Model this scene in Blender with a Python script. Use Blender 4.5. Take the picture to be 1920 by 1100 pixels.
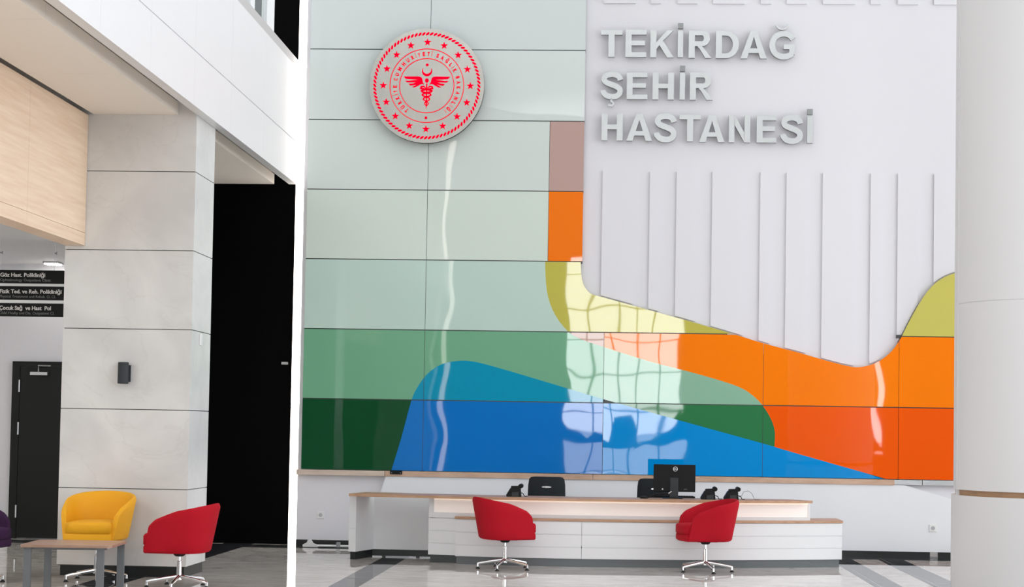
import bpy, bmesh, math, random
from mathutils import Vector, Matrix
random.seed(4)
S = bpy.context.scene
for o in list(bpy.data.objects): bpy.data.objects.remove(o)
COL = S.collection
PI = math.pi

# ------------------------------------------------------------------ camera
F = 2900.0
YAW, PITCH, ROLL, XP, YP = 0.04356056855811923, 0.035728455395705, 0.016260945971, 1032.786, 703.6518
cy_, sy_ = math.cos(YAW), math.sin(YAW); cp_, sp_ = math.cos(PITCH), math.sin(PITCH)
FW = Vector((-sy_*cp_, cy_*cp_, sp_)); RT0 = Vector((cy_, sy_, 0)); UP0 = RT0.cross(FW)
RT = RT0*math.cos(ROLL) + UP0*math.sin(ROLL); UP = -RT0*math.sin(ROLL) + UP0*math.cos(ROLL)
EYE = Vector((0, 0, 1.5))
cam = bpy.data.cameras.new('camera'); co = bpy.data.objects.new('camera', cam); COL.objects.link(co)
co.matrix_world = Matrix(((RT.x, UP.x, -FW.x, 0), (RT.y, UP.y, -FW.y, 0), (RT.z, UP.z, -FW.z, 1.5), (0, 0, 0, 1)))
cam.sensor_fit = 'HORIZONTAL'; cam.sensor_width = 36; cam.lens = 36*F/1920
cam.shift_x = (960-XP)/1920; cam.shift_y = (YP-550)/1920
cam.clip_end = 200; cam.clip_start = .05
S.camera = co

def U(px, py, Y):
    "survey: the point on the plane y=Y that the photograph shows at a pixel"
    d = FW + RT*((px-XP)/F) - UP*((py-YP)/F)
    return EYE + d*(Y/d.y)

# ------------------------------------------------------------------ light and exposure
S.view_settings.view_transform = 'Standard'; S.view_settings.look = 'None'
S.view_settings.gamma = 1; S.view_settings.exposure = 0.36; S.view_settings.use_curve_mapping = False
S.cycles.use_denoising = True
S.cycles.max_bounces = 8; S.cycles.diffuse_bounces = 4; S.cycles.glossy_bounces = 4
S.cycles.sample_clamp_indirect = 6
S.cycles.caustics_reflective = False; S.cycles.caustics_refractive = False
W = bpy.data.worlds.new('sky'); S.world = W; W.use_nodes = True
nt = W.node_tree; nt.nodes.clear()
out = nt.nodes.new('ShaderNodeOutputWorld'); bg = nt.nodes.new('ShaderNodeBackground')
tc = nt.nodes.new('ShaderNodeTexCoord'); sp = nt.nodes.new('ShaderNodeSeparateXYZ')
nt.links.new(tc.outputs['Generated'], sp.inputs[0])
def wmath(op, a, b=None, clamp=False):
    n = nt.nodes.new('ShaderNodeMath'); n.operation = op; n.use_clamp = clamp
    for i, v in enumerate((a, b)):
        if v is None: continue
        if isinstance(v, (int, float)): n.inputs[i].default_value = v
        else: nt.links.new(v, n.inputs[i])
    return n.outputs[0]
# overcast sky, with bright haze low in the south (behind the photographer)
glow = wmath('MULTIPLY', wmath('SUBTRACT', wmath('MULTIPLY', sp.outputs['Y'], -1.0), 0.975), 80.0, True)
east = wmath('MULTIPLY', wmath('MAXIMUM', sp.outputs['X'], 0.0), 1.3)
gnd = wmath('ADD', wmath('MULTIPLY', wmath('GREATER_THAN', sp.outputs['Z'], 0.0), 8.0), 5.0)   # haze over pale ground below the horizon
stren = wmath('ADD', wmath('ADD', wmath('MULTIPLY', glow, gnd), east), 0.95)
nt.links.new(stren, bg.inputs['Strength']); bg.inputs['Color'].default_value = (0.945, 0.975, 1.0, 1)
nt.links.new(bg.outputs[0], out.inputs[0])

# ------------------------------------------------------------------ materials
def lin(c):
    return tuple(((v/255)/12.92 if v/255 <= 0.04045 else ((v/255+0.055)/1.055)**2.4) for v in c) + (1,)
MATS = {}
def mat(name, rgb, rough=.5, metal=0, spec=.5, emit=None, es=0, noise=None, bump=None, coat=0, ior=None):
    if name in MATS: return MATS[name]
    m = bpy.data.materials.new(name); m.use_nodes = True; n = m.node_tree; b = n.nodes['Principled BSDF']
    b.inputs['Base Color'].default_value = lin(rgb); b.inputs['Roughness'].default_value = rough
    b.inputs['Metallic'].default_value = metal; b.inputs['Specular IOR Level'].default_value = spec
    b.inputs['Coat Weight'].default_value = coat
    if ior: b.inputs['IOR'].default_value = ior
    if emit: b.inputs['Emission Color'].default_value = lin(emit); b.inputs['Emission Strength'].default_value = es
    t = n.nodes.new('ShaderNodeTexCoord')
    if noise:   # (rgb2, scale(xyz), amount lo, hi)
        rgb2, sc, lo, hi = noise
        mp = n.nodes.new('ShaderNodeMapping'); mp.inputs['Scale'].default_value = sc
        nz = n.nodes.new('ShaderNodeTexNoise'); nz.inputs['Scale'].default_value = 1; nz.inputs['Detail'].default_value = 6
        nz.inputs['Roughness'].default_value = .6
        rp = n.nodes.new('ShaderNodeValToRGB'); rp.color_ramp.elements[0].position = lo; rp.color_ramp.elements[1].position = hi
        rp.color_ramp.elements[0].color = lin(rgb); rp.color_ramp.elements[1].color = lin(rgb2)
        n.links.new(t.outputs['Object'], mp.inputs[0]); n.links.new(mp.outputs[0], nz.inputs['Vector'])
        n.links.new(nz.outputs['Fac'], rp.inputs[0]); n.links.new(rp.outputs[0], b.inputs['Base Color'])
    if bump:    # (scale, strength, distance)
        nb = n.nodes.new('ShaderNodeTexNoise'); nb.inputs['Scale'].default_value = bump[0]; nb.inputs['Detail'].default_value = bump[3] if len(bump) > 3 else 3
        bp = n.nodes.new('ShaderNodeBump'); bp.inputs['Strength'].default_value = bump[1]; bp.inputs['Distance'].default_value = bump[2]
        n.links.new(t.outputs['Object'], nb.inputs['Vector']); n.links.new(nb.outputs['Fac'], bp.inputs['Height']); n.links.new(bp.outputs[0], b.inputs['Normal'])
    MATS[name] = m
    return m

def glass_mat(name, rgb):
    "back-painted float glass, slightly wavy, each panel with its own waviness"
    if name in MATS: return MATS[name]
    m = mat(name, rgb, .02, 0, .36); n = m.node_tree; b = n.nodes['Principled BSDF']
    t = n.nodes.new('ShaderNodeTexCoord'); oi = n.nodes.new('ShaderNodeObjectInfo')
    ad = n.nodes.new('ShaderNodeVectorMath'); ad.operation = 'ADD'
    mu = n.nodes.new('ShaderNodeMath'); mu.operation = 'MULTIPLY'; mu.inputs[1].default_value = 60
    n.links.new(oi.outputs['Random'], mu.inputs[0]); n.links.new(t.outputs['Object'], ad.inputs[0]); n.links.new(mu.outputs[0], ad.inputs[1])
    nz = n.nodes.new('ShaderNodeTexNoise'); nz.inputs['Scale'].default_value = 1.1; nz.inputs['Detail'].default_value = 1.0
    bp = n.nodes.new('ShaderNodeBump'); bp.inputs['Strength'].default_value = 1; bp.inputs['Distance'].default_value = .005
    n.links.new(ad.outputs[0], nz.inputs['Vector']); n.links.new(nz.outputs['Fac'], bp.inputs['Height']); n.links.new(bp.outputs[0], b.inputs['Normal'])
    return m

M_white = mat('white_plaster', (225, 224, 229), .6, spec=.3, bump=(25, .05, .01))
M_batten = mat('white_board', (225, 224, 229), .5, spec=.3)
M_fascia = mat('white_satin_panel', (232, 232, 234), .35, spec=.4)
M_soffit = mat('beige_soffit', (246, 240, 232), .6, spec=.3)
M_black = mat('black_cladding', (1, 1, 2), .6, spec=.05)
M_blackgloss = mat('black_skirting', (14, 18, 18), .35)
M_greywall = mat('grey_plaster', (228, 228, 234), .6, spec=.3)
M_door = mat('dark_door', (20, 24, 22), .55, spec=.3)
M_wood = mat('light_oak', (243, 220, 196), .5, spec=.3, noise=((228, 198, 170), (1.5, 1.2, 22), .35, .75))
M_woodtop = mat('oak_worktop', (196, 158, 128), .35, noise=((168, 128, 98), (3, 30, 30), .35, .7))
M_ledge = mat('travertine_ledge', (212, 180, 156), .5, noise=((182, 146, 122), (3, 12, 12), .35, .75))
M_ledge2 = mat('pale_stone_ledge', (214, 196, 180), .4, noise=((190, 172, 158), (3, 12, 12), .35, .75))
M_joint = mat('dark_joint', (70, 74, 72), .4, metal=.4)
M_alu = mat('aluminium', (190, 192, 192), .3, metal=.9)
M_chrome = mat('polished_chrome', (225, 226, 228), .08, metal=1)
M_brush = mat('brushed_steel', (214, 214, 210), .28, metal=.75, bump=(3, .3, .02))
M_letter = mat('steel_letter', (207, 210, 210), .32, metal=.35, bump=(2.5, .4, .02))
M_letter_side = mat('steel_letter_side', (150, 152, 152), .45, metal=.3)
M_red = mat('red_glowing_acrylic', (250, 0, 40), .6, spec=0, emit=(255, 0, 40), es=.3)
M_led = mat('light_strip', (255, 255, 255), .5, emit=(255, 244, 232), es=5.5)
M_desk = mat('white_laminate', (230, 231, 233), .35, spec=.4)
M_plinth = mat('grey_plinth', (98, 104, 106), .4)
M_plinth_dark = mat('black_plinth', (22, 28, 28), .4)
M_lit = mat('lit_acrylic', (244, 238, 236), .25, emit=(255, 236, 222), es=.14)
M_litstrip = mat('warm_light_line', (255, 240, 220), .5, emit=(255, 232, 208), es=.5)
M_fab_red = mat('red_wool', (178, 22, 38), .85, spec=.15, bump=(300, .25, .002))
M_fab_yel = mat('mustard_leather', (232, 168, 28), .6, spec=.3, bump=(160, .12, .002))
M_fab_pur = mat('dark_purple_wool', (58, 34, 66), .85, spec=.15, bump=(300, .25, .002))
M_plastic = mat('black_plastic', (10, 11, 13), .5, spec=.25)
M_rubber = mat('black_rubber', (16, 17, 18), .6)
M_mesh = mat('charcoal_fabric', (40, 44, 48), .8, spec=.2)
M_monitor = mat('monitor_black', (5, 5, 7), .45, spec=.2)
M_tablew = mat('walnut_tabletop', (172, 140, 122), .35, noise=((146, 114, 96), (3, 28, 28), .35, .7))
M_leg = mat('grey_metal_leg', (120, 124, 128), .35, metal=.5)
M_whitepl = mat('white_plastic', (232, 232, 232), .35)
M_grey = mat('grey_plastic', (150, 152, 154), .4)
M_slate = mat('dark_grey_metal', (50, 54, 58), .5, spec=.3)
M_sign = mat('black_sign_face', (8, 12, 11), .4, spec=.2)
M_signtx = mat('white_lettering', (230, 230, 228), .5)
M_signtx2 = mat('dim_lettering', (130, 134, 132), .5)
M_colwhite = mat('white_column_cladding', (226, 225, 226), .45, spec=.35)
M_colwood = mat('column_wood_band', (178, 142, 108), .5, noise=((148, 112, 82), (4, 4, 30), .35, .7))
M_darkglass = mat('dark_window_glass', (38, 44, 46), .05)
M_paleglass = mat('pale_window_glass', (196, 204, 202), .08)
M_frame = mat('white_window_frame', (236, 238, 242), .4)
M_sill = mat('grey_sill', (196, 194, 194), .5)
M_ceil = mat('white_ceiling', (236, 236, 238), .7)
M_ceilight = mat('ceiling_lamp_diffuser', (255, 255, 255), .5, emit=(255, 250, 240), es=30)
M_socket = mat('grey_socket_face', (176, 178, 182), .4)

def marble(name, c1, c2, vein, sc, rough):
    m = mat(name, c1, rough, spec=.4); n = m.node_tree; b = n.nodes['Principled BSDF']
    t = n.nodes.new('ShaderNodeTexCoord')
    nz = n.nodes.new('ShaderNodeTexNoise'); nz.inputs['Scale'].default_value = sc; nz.inputs['Detail'].default_value = 7; nz.inputs['Distortion'].default_value = .8
    r1 = n.nodes.new('ShaderNodeValToRGB'); r1.color_ramp.elements[0].color = lin(c1); r1.color_ramp.elements[1].color = lin(c2)
    r1.color_ramp.elements[0].position = .35; r1.color_ramp.elements[1].position = .7
    n2 = n.nodes.new('ShaderNodeTexNoise'); n2.inputs['Scale'].default_value = sc*.55; n2.inputs['Detail'].default_value = 5; n2.inputs['Distortion'].default_value = 1.6
    r2 = n.nodes.new('ShaderNodeValToRGB'); e = r2.color_ramp.elements
    e[0].position = .49; e[0].color = (0, 0, 0, 1); e[1].position = .51; e[1].color = (0, 0, 0, 1)
    k = e.new(.5); k.color = (.12, .12, .12, 1)
    mx = n.nodes.new('ShaderNodeMix'); mx.data_type = 'RGBA'; mx.inputs['B'].default_value = lin(vein)
    n.links.new(t.outputs['Object'], nz.inputs['Vector']); n.links.new(t.outputs['Object'], n2.inputs['Vector'])
    n.links.new(nz.outputs['Fac'], r1.inputs[0]); n.links.new(n2.outputs['Fac'], r2.inputs[0])
    n.links.new(r1.outputs[0], mx.inputs['A']); n.links.new(r2.outputs[0], mx.inputs['Factor']); n.links.new(mx.outputs['Result'], b.inputs['Base Color'])
    return m
M_marble = marble('cream_marble', (206, 206, 206), (225, 225, 224), (170, 168, 162), 1.3, .3)

def floor_mat():
    m = mat('polished_tile', (200, 195, 190), .025, spec=.5); n = m.node_tree; b = n.nodes['Principled BSDF']
    def N(k): return n.nodes.new('ShaderNode'+k)
    def mth(op, a, bb=None, clamp=False):
        q = N('Math'); q.operation = op; q.use_clamp = clamp
        for i, v in enumerate((a, bb)):
            if v is None: continue
            if isinstance(v, (int, float)): q.inputs[i].default_value = v
            else: n.links.new(v, q.inputs[i])
        return q.outputs[0]
    t = N('TexCoord'); s = N('SeparateXYZ'); n.links.new(t.outputs['Object'], s.inputs[0]); X, Y = s.outputs['X'], s.outputs['Y']
    def band(a, lo, hi):
        return mth('MULTIPLY', mth('GREATER_THAN', a, lo), mth('LESS_THAN', a, hi))
    dark = None
    for lo, hi in ((-8.6, -8.3), (-5.0, -4.62), (-2.70, -2.42), (2.58, 2.87), (3.19, 3.50), (7.6, 7.9)):
        d = band(X, lo, hi); dark = d if dark is None else mth('MAXIMUM', dark, d)
    for lo, hi in ((19.02, 19.5), (11.4, 11.7), (3.4, 3.7)):
        dark = mth('MAXIMUM', dark, mth('MULTIPLY', band(Y, lo, hi), 1.0))
    # marbling: streaks
    mp = N('Mapping'); mp.inputs['Scale'].default_value = (1.2, 3.0, 1); n.links.new(t.outputs['Object'], mp.inputs[0])
    nz = N('TexNoise'); nz.inputs['Scale'].default_value = 2.2; nz.inputs['Detail'].default_value = 8; nz.inputs['Distortion'].default_value = 1.2
    n.links.new(mp.outputs[0], nz.inputs['Vector'])
    r1 = N('ValToRGB'); r1.color_ramp.elements[0].position = .32; r1.color_ramp.elements[1].position = .68
    r1.color_ramp.elements[0].color = lin((196, 190, 184)); r1.color_ramp.elements[1].color = lin((226, 221, 215))
    r2 = N('ValToRGB'); r2.color_ramp.elements[0].position = .35; r2.color_ramp.elements[1].position = .75
    r2.color_ramp.elements[0].color = lin((34, 36, 40)); r2.color_ramp.elements[1].color = lin((72, 74, 80))
    n.links.new(nz.outputs['Fac'], r1.inputs[0]); n.links.new(nz.outputs['Fac'], r2.inputs[0])
    mx = N('Mix'); mx.data_type = 'RGBA'; n.links.new(r1.outputs[0], mx.inputs['A']); n.links.new(r2.outputs[0], mx.inputs['B']); n.links.new(dark, mx.inputs['Factor'])
    # grout
    def grout(a, off, step):
        fr = mth('FRACT', mth('DIVIDE', mth('ADD', a, 50*step+off), step)); return mth('LESS_THAN', fr, .006/step)
    g = mth('MAXIMUM', grout(X, 2.15, .6), grout(Y, .1, .6))
    m2 = N('Mix'); m2.data_type = 'RGBA'; n.links.new(mx.outputs['Result'], m2.inputs['A']); m2.inputs['B'].default_value = lin((214, 210, 204))
    n.links.new(mth('MULTIPLY', g, .8), m2.inputs['Factor']); n.links.new(m2.outputs['Result'], b.inputs['Base Color'])
    return m
M_floor = floor_mat()

# ------------------------------------------------------------------ builders
def obj(name, bm, m, parent=None, smooth=False, loc=None, rot=None):
    me = bpy.data.meshes.new(name); bmesh.ops.recalc_face_normals(bm, faces=bm.faces); bm.to_mesh(me); bm.free()
    ms = m if isinstance(m, (list, tuple)) else [m]
    for q in ms: me.materials.append(q)
    if smooth:
        for p in me.polygons: p.use_smooth = True
    o = bpy.data.objects.new(name, me); COL.objects.link(o)
    if parent: o.parent = parent
    if loc is not None: o.location = loc
    if rot is not None: o.rotation_euler = rot
    if smooth == 'auto':
        md = o.modifiers.new('w', 'EDGE_SPLIT'); md.split_angle = math.radians(35)
    return o
def tag(o, label, cat, group=None):
    o['label'] = label; o['category'] = cat
    if group: o['group'] = group
    return o
def thing(name, label, cat, loc=(0, 0, 0), rz=0, group=None):
    o = bpy.data.objects.new(name, None); COL.objects.link(o); o.empty_display_size = .1
    o.location = loc; o.rotation_euler = (0, 0, rz)
    return tag(o, label, cat, group)
def struct(name, bm, m, **k):
    o = obj(name, bm, m, **k); o['kind'] = 'structure'; return o
def box(bm, x0, x1, y0, y1, z0, z1, bev=0):
    v = [bm.verts.new(p) for p in ((x0, y0, z0), (x1, y0, z0), (x1, y1, z0), (x0, y1, z0), (x0, y0, z1), (x1, y0, z1), (x1, y1, z1), (x0, y1, z1))]
    fs = [bm.faces.new([v[i] for i in f]) for f in ((3, 2, 1, 0), (4, 5, 6, 7), (0, 1, 5, 4), (1, 2, 6, 5), (2, 3, 7, 6), (3, 0, 4, 7))]
    if bev:
        es = set(e for f in fs for e in f.edges)
        bmesh.ops.bevel(bm, geom=list(es), offset=bev, segments=2, profile=.5, affect='EDGES')
    return bm
def B(*a, **k): return box(bmesh.new(), *a, **k)
def prism(bm, pts, y0, y1):
    "polygon in x,z pushed from y0 (front) to y1"
    a = [bm.verts.new((x, y0, z)) for x, z in pts]; b = [bm.verts.new((x, y1, z)) for x, z in pts]
    bm.faces.new(a); bm.faces.new(b[::-1]); n = len(pts)
    for i in range(n): bm.faces.new((a[i], b[i], b[(i+1) % n], a[(i+1) % n]))
    return bm
def prismz(bm, pts, z0, z1):
    a = [bm.verts.new((x, y, z0)) for x, y in pts]; b = [bm.verts.new((x, y, z1)) for x, y in pts]
    bm.faces.new(a); bm.faces.new(b[::-1]); n = len(pts)
    for i in range(n): bm.faces.new((a[i], b[i], b[(i+1) % n], a[(i+1) % n]))
    return bm
def lathe(bm, prof, cx=0, cy=0, seg=24):
    "prof: list of (r,z)"
    rings = []
    for r, z in prof:
        rings.append([bm.verts.new((cx+r*math.cos(2*PI*i/seg), cy+r*math.sin(2*PI*i/seg), z)) for i in range(seg)])
    for a, b in zip(rings, rings[1:]):
        for i in range(seg): bm.faces.new((a[i], a[(i+1) % seg], b[(i+1) % seg], b[i]))
    bm.faces.new(rings[0][::-1]); bm.faces.new(rings[-1])
    return bm
def tube(bm, pts, rad, seg=10):
    pts = [Vector(p) for p in pts]; rings = []
    rs = rad if isinstance(rad, (list, tuple)) else [rad]*len(pts)
    for i, p in enumerate(pts):
        d = (pts[min(i+1, len(pts)-1)] - pts[max(i-1, 0)]).normalized()
        u = d.cross(Vector((0, 0, 1)));
        if u.length < 1e-3: u = d.cross(Vector((0, 1, 0)))
        u.normalize(); v = d.cross(u)
        rings.append([bm.verts.new(p+(u*math.cos(2*PI*k/seg)+v*math.sin(2*PI*k/seg))*rs[i]) for k in range(seg)])
    for a, b in zip(rings, rings[1:]):
        for i in range(seg): bm.faces.new((a[i], a[(i+1) % seg], b[(i+1) % seg], b[i]))
    bm.faces.new(rings[0][::-1]); bm.faces.new(rings[-1])
    return bm
def stroke(bm, pts, ws, y0, y1):
    "thick 2d line in x,z, width ws"
    n = len(pts); ws = ws if isinstance(ws, (list, tuple)) else [ws]*n
    L, R = [], []
    for i, (x, z) in enumerate(pts):
        a = pts[max(i-1, 0)]; b = pts[min(i+1, n-1)]; dx, dz = b[0]-a[0], b[1]-a[1]; l = math.hypot(dx, dz) or 1
        L.append((x-dz/l*ws[i]/2, z+dx/l*ws[i]/2)); R.append((x+dz/l*ws[i]/2, z-dx/l*ws[i]/2))
    vs = [[bm.verts.new((p[0], y, p[1])) for p in s] for s in (L, R) for y in (y0, y1)]   # L0 L1 R0 R1
    for i in range(n-1):
        bm.faces.new((vs[0][i], vs[0][i+1], vs[2][i+1], vs[2][i])); bm.faces.new((vs[1][i], vs[3][i], vs[3][i+1], vs[1][i+1]))
        bm.faces.new((vs[0][i], vs[1][i], vs[1][i+1], vs[0][i+1])); bm.faces.new((vs[2][i], vs[2][i+1], vs[3][i+1], vs[3][i]))
    for k in (0, n-1): bm.faces.new((vs[0][k], vs[2][k], vs[3][k], vs[1][k]))
    return bm
_g = {}
def glyph_mesh(ch, off=.0):
    c = bpy.data.curves.new('t', 'FONT'); c.body = ch; c.offset = off; c.resolution_u = 4
    o = bpy.data.objects.new('t', c); COL.objects.link(o); bpy.context.view_layer.update()
    dg = bpy.context.evaluated_depsgraph_get(); me = bpy.data.meshes.new_from_object(o.evaluated_get(dg))
    bpy.data.objects.remove(o); bpy.data.curves.remove(c)
    return me
def add_text(bm, ch, x0, x1, z0, z1, y0, y1, off=.0, rot=0, c=(0, 0), fit=True, height=None):
    "letters as solid shapes: front face at y0, back at y1 (x,z plane)"
    me = glyph_mesh(ch, off); t = bmesh.new(); t.from_mesh(me); bpy.data.meshes.remove(me)
    bmesh.ops.remove_doubles(t, verts=t.verts, dist=1e-5)
    xs = [v.co.x for v in t.verts]; ys = [v.co.y for v in t.verts]
    a, b, lo, hi = min(xs), max(xs), min(ys), max(ys)
    if height is not None: kz = height; kx = kz if x1 is None else (x1-x0)/(b-a); lo = 0
    else: kz = (z1-z0)/(hi-lo); kx = (x1-x0)/(b-a)
    ca, sa = math.cos(rot), math.sin(rot)
    def tr(v):
        x = x0+(v.x-a)*kx; z = z0+(v.y-lo)*kz
        return (c[0]+x*ca-z*sa, c[1]+x*sa+z*ca)
    m = {}
    f = {}
    for v in t.verts:
        p = tr(v.co); m[v] = bm.verts.new((p[0], y0, p[1])); f[v] = bm.verts.new((p[0], y1, p[1]))
    for fc in t.faces:
        try: bm.faces.new([m[v] for v in fc.verts]); bm.faces.new([f[v] for v in reversed(fc.verts)])
        except ValueError: pass
    for e in t.edges:
        if len(e.link_faces) == 1:
            v, w = e.verts; bm.faces.new((m[v], m[w], f[w], f[v]))
    t.free()
    return bm
def dup(o, parent=None):
    c = o.copy(); COL.objects.link(c)
    if parent: c.parent = parent
    for ch in list(o.children): dup(ch, c)
    return c

# ------------------------------------------------------------------ the hall
YW = 19.35      # face of the reception wall
ZTOP = 8.6
struct('floor', B(-14, 13, -14, 21, -.12, 0), M_floor)
bm = B(-4.015, 9.5, YW, YW+.3, 0, ZTOP)
struct('wall_back', bm, M_white)
struct('wall_black', B(-5.75, -3.9, YW+.3, YW+.45, 0, ZTOP), M_black)
struct('wall_back_left', B(-13, -5.75, 19.8, 20, 0, 4.9), M_greywall)
struct('wall_left', B(-13.2, -13, 0, 20, 0, 4.6), M_greywall)
struct('ceiling_left', B(-13, -5.56, 3, 19.8, 3.56, 3.6), M_ceil)
# south side of the hall: wall with a tall glazed entrance, seen mirrored in the glass
WY = -12
bm = bmesh.new()
wins = [(-1.64, 2.1, 0, 7.3), (7.2, 7.75, .9, 4.2), (8.3, 8.6, .9, 5.2)]
xs = [-14]+[v for w in wins for v in w[:2]]+[14]
for i in range(0, len(xs), 2): box(bm, xs[i], xs[i+1], WY-.3, WY, 0, 12)
for a, b_, lo, hi in wins:
    box(bm, a, b_, WY-.3, WY, hi, 12)
    if lo > 0: box(bm, a, b_, WY-.3, WY, 0, lo)
struct('wall_south', bm, mat('dark_grey_wall', (120, 118, 116), .7))
struct('sky_blocker', B(-4.2, 13, 6, 20, 12.2, 12.5), M_ceil)  # roof slab added out of view to hold back light from above
bm = bmesh.new()
for i in range(6):
    x = -1.64+3.74*i/5; box(bm, x-.03, x+.03, WY-.2, WY-.08, 0, 7.3)
for z in (.05, 1.15, 2.3, 3.4, 4.5, 5.6, 6.7, 7.26): box(bm, -1.64, 2.1, WY-.19, WY-.09, z-.02, z+.02)
struct('window_1', bm, M_grey)
# unseen mound in place of outside trees and buildings, darkens the mirrored window
bm = bmesh.new(); n = 60; g0 = []
for i in range(n+1):
    x = -16+32*i/n; h = 1.7+.7*math.sin(i*1.3)+.4*math.sin(i*2.9+1)+.35*math.sin(i*4.3)
    g0.append([bm.verts.new((x, -27, .9)), bm.verts.new((x, -27.6, max(.95, .4+h*.55))), bm.verts.new((x, -29, h)), bm.verts.new((x, -33, h*.8)), bm.verts.new((x, -36, .9))])
for a, b_ in zip(g0, g0[1:]):
    for j in range(4): bm.faces.new((a[j], b_[j], b_[j+1], a[j+1]))
struct('treeline_mound', bm, mat('treeline_green', (96, 112, 92), .9, noise=((60, 78, 60), (1, 1, 1), .4, .6)), smooth=True)

# skirting of the reception wall, with a small chrome joint piece at the right
bm = B(-4.015, 3.875, YW-.015, YW, 0, .085); box(bm, 3.97, 9.5, YW-.015, YW, 0, .085)
struct('baseboard_back', bm, M_blackgloss)
struct('trim_1', B(3.875, 3.97, YW-.012, YW, 0, .08), M_chrome)

# ------------------------------------------------------------------ glass cladding
YG = YW-.06
def wz(px, py, Y=YG): p = U(px, py, Y); return (p.x, p.z)
ZR = [.9684, 1.8582, 2.7376, 3.6199, 4.5018, 5.3866, 6.2845, 7.18, 8.08]
def clip(poly, ax, val, keep_gt):
    o = []; n = len(poly)
    for i in range(n):
        a, b = poly[i], poly[(i+1) % n]; ia = (a[ax] > val) == keep_gt; ib = (b[ax] > val) == keep_gt
        if ia: o.append(a)
        if ia != ib:
            t = (val-a[ax])/(b[ax]-a[ax]); p = [a[0]+(b[0]-a[0])*t, a[1]+(b[1]-a[1])*t]; p[ax] = val; o.append(tuple(p))
    return o
def clean(p):
    ch = True
    while ch and len(p) > 2:
        ch = False
        for i in range(len(p)):
            a, b, c = p[i-1], p[i], p[(i+1) % len(p)]
            if math.hypot(a[0]-b[0], a[1]-b[1]) < .002: p = p[:i]+p[i+1:]; ch = True; break
            cr = (b[0]-a[0])*(c[1]-b[1])-(b[1]-a[1])*(c[0]-b[0]); dt = (b[0]-a[0])*(c[0]-b[0])+(b[1]-a[1])*(c[1]-b[1])
            if abs(cr) < 1e-5 and dt < 0: p = p[:i]+p[i+1:]; ch = True; break
    return p
def area(p): return abs(sum(p[i-1][0]*p[i][1]-p[i][0]*p[i-1][1] for i in range(len(p))))/2
def cellpoly(poly, x0, x1, z0, z1, g=.006):
    p = clip(poly, 0, x0+g*.5, True); p = clip(p, 0, x1-g*.5, False) if p else p
    p = clip(p, 1, z0+g, True) if p else p; p = clip(p, 1, z1-g, False) if p else p
    p = clean(p) if p else p
    return p if len(p) > 2 and area(p) > .004 else None
def smooth_px(pts, n=3):
    "Catmull-Rom through pixel points"
    o = []
    for i in range(len(pts)-1):
        p0 = pts[max(i-1, 0)]; p1 = pts[i]; p2 = pts[i+1]; p3 = pts[min(i+2, len(pts)-1)]
        for k in range(n):
            t = k/n; o.append(tuple(.5*((2*p1[j])+(-p0[j]+p2[j])*t+(2*p0[j]-5*p1[j]+4*p2[j]-p3[j])*t*t+(-p0[j]+3*p1[j]-3*p2[j]+p3[j])*t**3) for j in (0, 1)))
    o.append(pts[-1]); return o
blue_edge = [(733, 884), (752, 822), (770, 755), (780, 730), (800, 702), (825, 684), (855, 676.5), (885, 677), (930, 688), (1035, 719), (1131, 748), (1300, 795), (1430, 831), (1500, 851.5), (1664, 898)]
green_edge = [(1022, 480), (1023, 520), (1028, 558), (1042, 592), (1066, 622), (1092, 637), (1133, 650.5), (1217, 677), (1286, 695), (1340, 710), (1385, 725), (1410, 740), (1430, 760), (1446, 786), (1453, 810), (1452, 837)]
top_edge = [(1089, 486), (1090, 515), (1095, 535), (1108, 550), (1130, 557), (1217, 581), (1300, 604), (1385, 629), (1432, 643.5), (1500, 661.5), (1550, 676), (1590, 686), (1612, 688), (1640, 681), (1666, 664), (1685, 641), (1700, 612), (1720, 575), (1740, 545), (1760, 526), (1787, 513), (1830, 506), (1880, 512)]
SB = smooth_px(blue_edge); SG = smooth_px(green_edge); ST = smooth_px(top_edge)
Wb = [wz(*p) for p in SB]; Wg = [wz(*p) for p in SG]; Wt = [wz(*p) for p in ST]
XL, XR = -3.962, 4.7
P_green = [(XL, 3.62)]+[(Wg[0][0], 3.64)]+Wg+list(reversed([p for p in Wb if p[0] < Wg[-1][0]-.01]))+[(XL, .9684)]
P_blue = [(Wb[0][0], .96)]+Wb[1:-1]+[(Wb[-1][0], .96)]
P_over = [(Wg[0][0], 3.64), (Wt[0][0], 3.64)]+Wt+[(XR, Wt[-1][1]), (XR, .96), (Wb[-1][0], .96)]+list(reversed([p for p in Wb if p[0] > Wg[-1][0]+.01]))+list(reversed(Wg))
XC = [XL, -2.431, -.182, 1.80, 3.47, XR]
X5 = [XL, -2.431, -.9023, -.4686]
rowname = ['lowest row above the stone ledge', 'second row above the stone ledge', 'third row above the ledge', 'fourth row above the ledge', 'fifth row above ledge', 'row through the emblem bottom', 'row through the emblem top', 'topmost row in view']
gcol = {0: (2, 74, 38), 1: (116, 174, 140), 2: (192, 216, 206), 3: (212, 224, 214), 4: (212, 221, 215), 5: (212, 220, 217), 6: (209, 217, 215), 7: (206, 214, 212)}
gname = {0: 'dark green', 1: 'mid green', 2: 'pale mint green', 3: 'pale grey-green', 4: 'pale grey-green', 5: 'pale blue-grey', 6: 'pale blue-grey', 7: 'pale blue-grey'}
def panel(poly, colour, rgb, label):
    bm = bmesh.new(); prism(bm, poly, YG, YG+.02)
    return tag(obj('glass_panel', bm, glass_mat('glass_%d_%d_%d' % rgb, rgb)), label, 'wall panel', 'coloured glass panels on the reception wall')
def rect(x0, x1, z0, z1): return [(x0, z0), (x1, z0), (x1, z1), (x0, z1)]
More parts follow.
